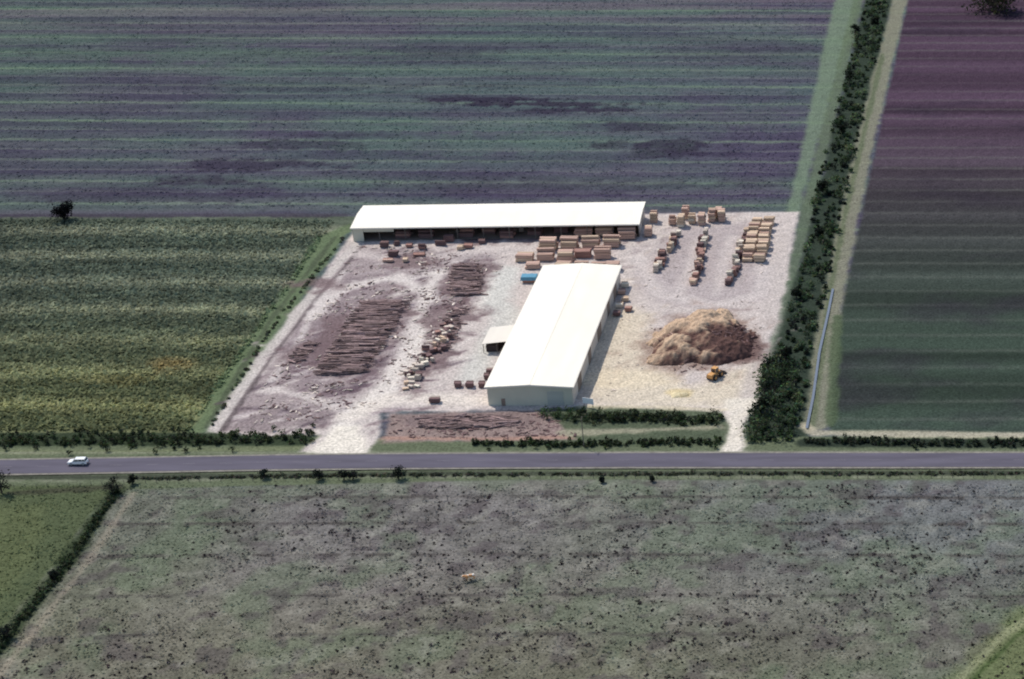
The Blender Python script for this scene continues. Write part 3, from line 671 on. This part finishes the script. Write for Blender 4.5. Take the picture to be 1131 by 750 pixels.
for a in(-.7,.7):
    for s in(-.66,.66): mb.box((a,s,2.25),(.12,.12,1.4))
mb.obj('cab_roof_and_posts',[yel],parent=p)
mb=MB()
for a in(-1.5,1.35):
    for s in(-1.05,1.05): wheel(mb,a,s,.78,.55)
mb.obj('wheels',[tyre,yel],parent=p)
mb=MB()
for s in(-.5,.5): mb.cyl((.9,s,1.7),(2.9,s,.7),.13,8); mb.cyl((1.0,s,1.1),(2.2,s,1.1),.08,8)
mb.obj('lift_arms',[yel],parent=p)
mb=MB(); pr=[(2.8,1.1),(2.75,.25),(3.9,.1),(3.9,.18),(2.95,.35),(2.95,1.1)]; n=6
vs=[(a,-1.3,z) for a,z in pr]+[(a,1.3,z) for a,z in pr]; mb.add(vs,[tuple(range(n)),tuple(range(n,2*n))[::-1]]+[((i+1)%n,i,n+i,n+(i+1)%n) for i in range(n)])
for s in(-1.3,1.3): mb.quad([(2.8,s,1.1),(2.75,s,.25),(3.9,s,.12)])
mb.obj('bucket',[steel],parent=p)
x,y=G(650,450); p=empty('sign_board',(x,y,0)); mb=MB(); mb.box((0,0,1.9),(3.2,.08,1.7),tilt=0); mb.obj('panel',[solid('sign_paint',(.85,.84,.8),.03,1,raw=True)],parent=p); mb=MB()
for s in(-1.3,1.3): mb.box((s,.1,1.3),(.12,.1,2.6))
mb.obj('posts',[steel],parent=p); p.rotation_euler=(0,0,math.radians(-20))
polem=solid('timber_pole',(120,112,108),.15,2)
for k,(u,v) in enumerate([(645,494)]):
    x,y=G(u,v); p=empty('power_pole',(x,y,0)); mb=MB(); mb.cyl((0,0,-.3),(0,0,8.6),.14,8,0,.09); mb.obj('pole',[polem],parent=p)
    mb=MB(); mb.box((0,0,8.2),(.1,2.0,.1)); 
    for s in(-.9,0,.9): mb.cyl((0,s,8.25),(0,s,8.45),.05,6)
    mb.obj('crossarm',[polem],parent=p)
# cow
x,y=G(520,641); sk=[((0,0,1.15),.34),((.6,0,1.12),.33),((1.0,0,1.2),.27),((1.3,0,1.35),.17),((1.5,0,1.42),.15),((1.78,0,1.28),.10),((-.5,0,1.15),.33),((-.85,0,1.2),.22),((-.98,0,.9),.04),((-1.0,0,.5),.03)]
E=[(0,1),(1,2),(2,3),(3,4),(4,5),(0,6),(6,7),(7,8),(8,9)]
for hx,root,b_ in((.75,1,0),(-.65,6,1)):
    for s in(-1,1):
        i=len(sk); dx=-.08 if b_ else 0
        sk+=[((hx,s*.2,.85),.14),((hx+dx,s*.22,.5),.075),((hx+(.02 if b_ else -.0),s*.22,.08),.06)]; E+=[(root,i),(i,i+1),(i+1,i+2)]
for s in(-1,1):
    i=len(sk); sk+=[((1.45,s*.22,1.5),.05)]; E+=[(4,i)]
me=bpy.data.meshes.new('cow'); me.from_pydata([s[0] for s in sk],E,[]); cow=bpy.data.objects.new('cow',me); scene.collection.objects.link(cow)
cow.location=(x,y,0); cow.rotation_euler=(0,0,math.radians(205)); cow.scale=(1.12,1.12,1.12); m=cow.modifiers.new('skin','SKIN')
for i,v in enumerate(me.skin_vertices[0].data): v.radius=(sk[i][1],sk[i][1]); v.use_root=(i==0)
ms=cow.modifiers.new('sub','SUBSURF'); ms.levels=1; ms.render_levels=2
cowm,nt,b=newmat('cow_hide'); nz=N(nt,'ShaderNodeTexNoise'); nz.inputs['Scale'].default_value=1.3; tc=N(nt,'ShaderNodeTexCoord'); nt.links.new(tc.outputs['Object'],nz.inputs['Vector'])
cr=N(nt,'ShaderNodeValToRGB'); cr.color_ramp.elements[0].position=.46; cr.color_ramp.elements[0].color=(.7,.34,.14,1); cr.color_ramp.elements[1].position=.50; cr.color_ramp.elements[1].color=(.88,.82,.72,1)
nt.links.new(nz.outputs['Fac'],cr.inputs[0]); nt.links.new(cr.outputs[0],b.inputs['Base Color']); me.materials.append(cowm)
mb=MB()
for k in range(110):
    u=-235+k*2.6; yy=float(np.interp(u,[G(0,540)[0],G(150,534)[0],G(450,529)[0],G(1131,528)[0]],[G(0,540)[1],G(150,534)[1],G(450,529)[1],G(1131,528)[1]]))
    mb.cyl((u,yy,-.1),(u,yy,1.15),.06,5)
    if k:
        for z in(.4,.75,1.05): mb.cyl(pv[:2]+(z,),(u,yy,z),.008,3)
    pv=(u,yy)
mb.obj('wire_fence',[polem])
# ---------------------------------------------------------------- light
el=math.radians(54); az=math.radians(-48)
ts=Vector((math.sin(az)*math.cos(el),math.cos(az)*math.cos(el),math.sin(el)))
ld=bpy.data.lights.new('sun','SUN'); ld.energy=3.6; ld.angle=math.radians(.5); ld.color=(1,.94,.86)
lo=bpy.data.objects.new('sun',ld); scene.collection.objects.link(lo); lo.rotation_euler=ts.to_track_quat('Z','Y').to_euler(); lo.location=(0,0,300)
w=bpy.data.worlds.new('World'); scene.world=w; w.use_nodes=True; nt=w.node_tree; bg=nt.nodes['Background']
sk_=nt.nodes.new('ShaderNodeTexSky'); sk_.sky_type='NISHITA'; sk_.sun_disc=False; sk_.sun_elevation=el; sk_.sun_rotation=az%(2*math.pi)
nt.links.new(sk_.outputs[0],bg.inputs[0]); bg.inputs[1].default_value=.15
# ---------------------------------------------------------------- camera
cd=bpy.data.cameras.new('camera'); cam=bpy.data.objects.new('camera',cd); scene.collection.objects.link(cam)
cam.location=(0,-Y0,H); cam.rotation_euler=(math.radians(65),0,0)
cd.sensor_width=36; cd.lens=F/1131*36; cd.shift_x=-(VPX-565.5)/1131; cd.clip_end=20000; cd.clip_start=1
cd.dof.use_dof=True; cd.dof.focus_distance=24; cd.dof.aperture_fstop=4.0
scene.camera=cam
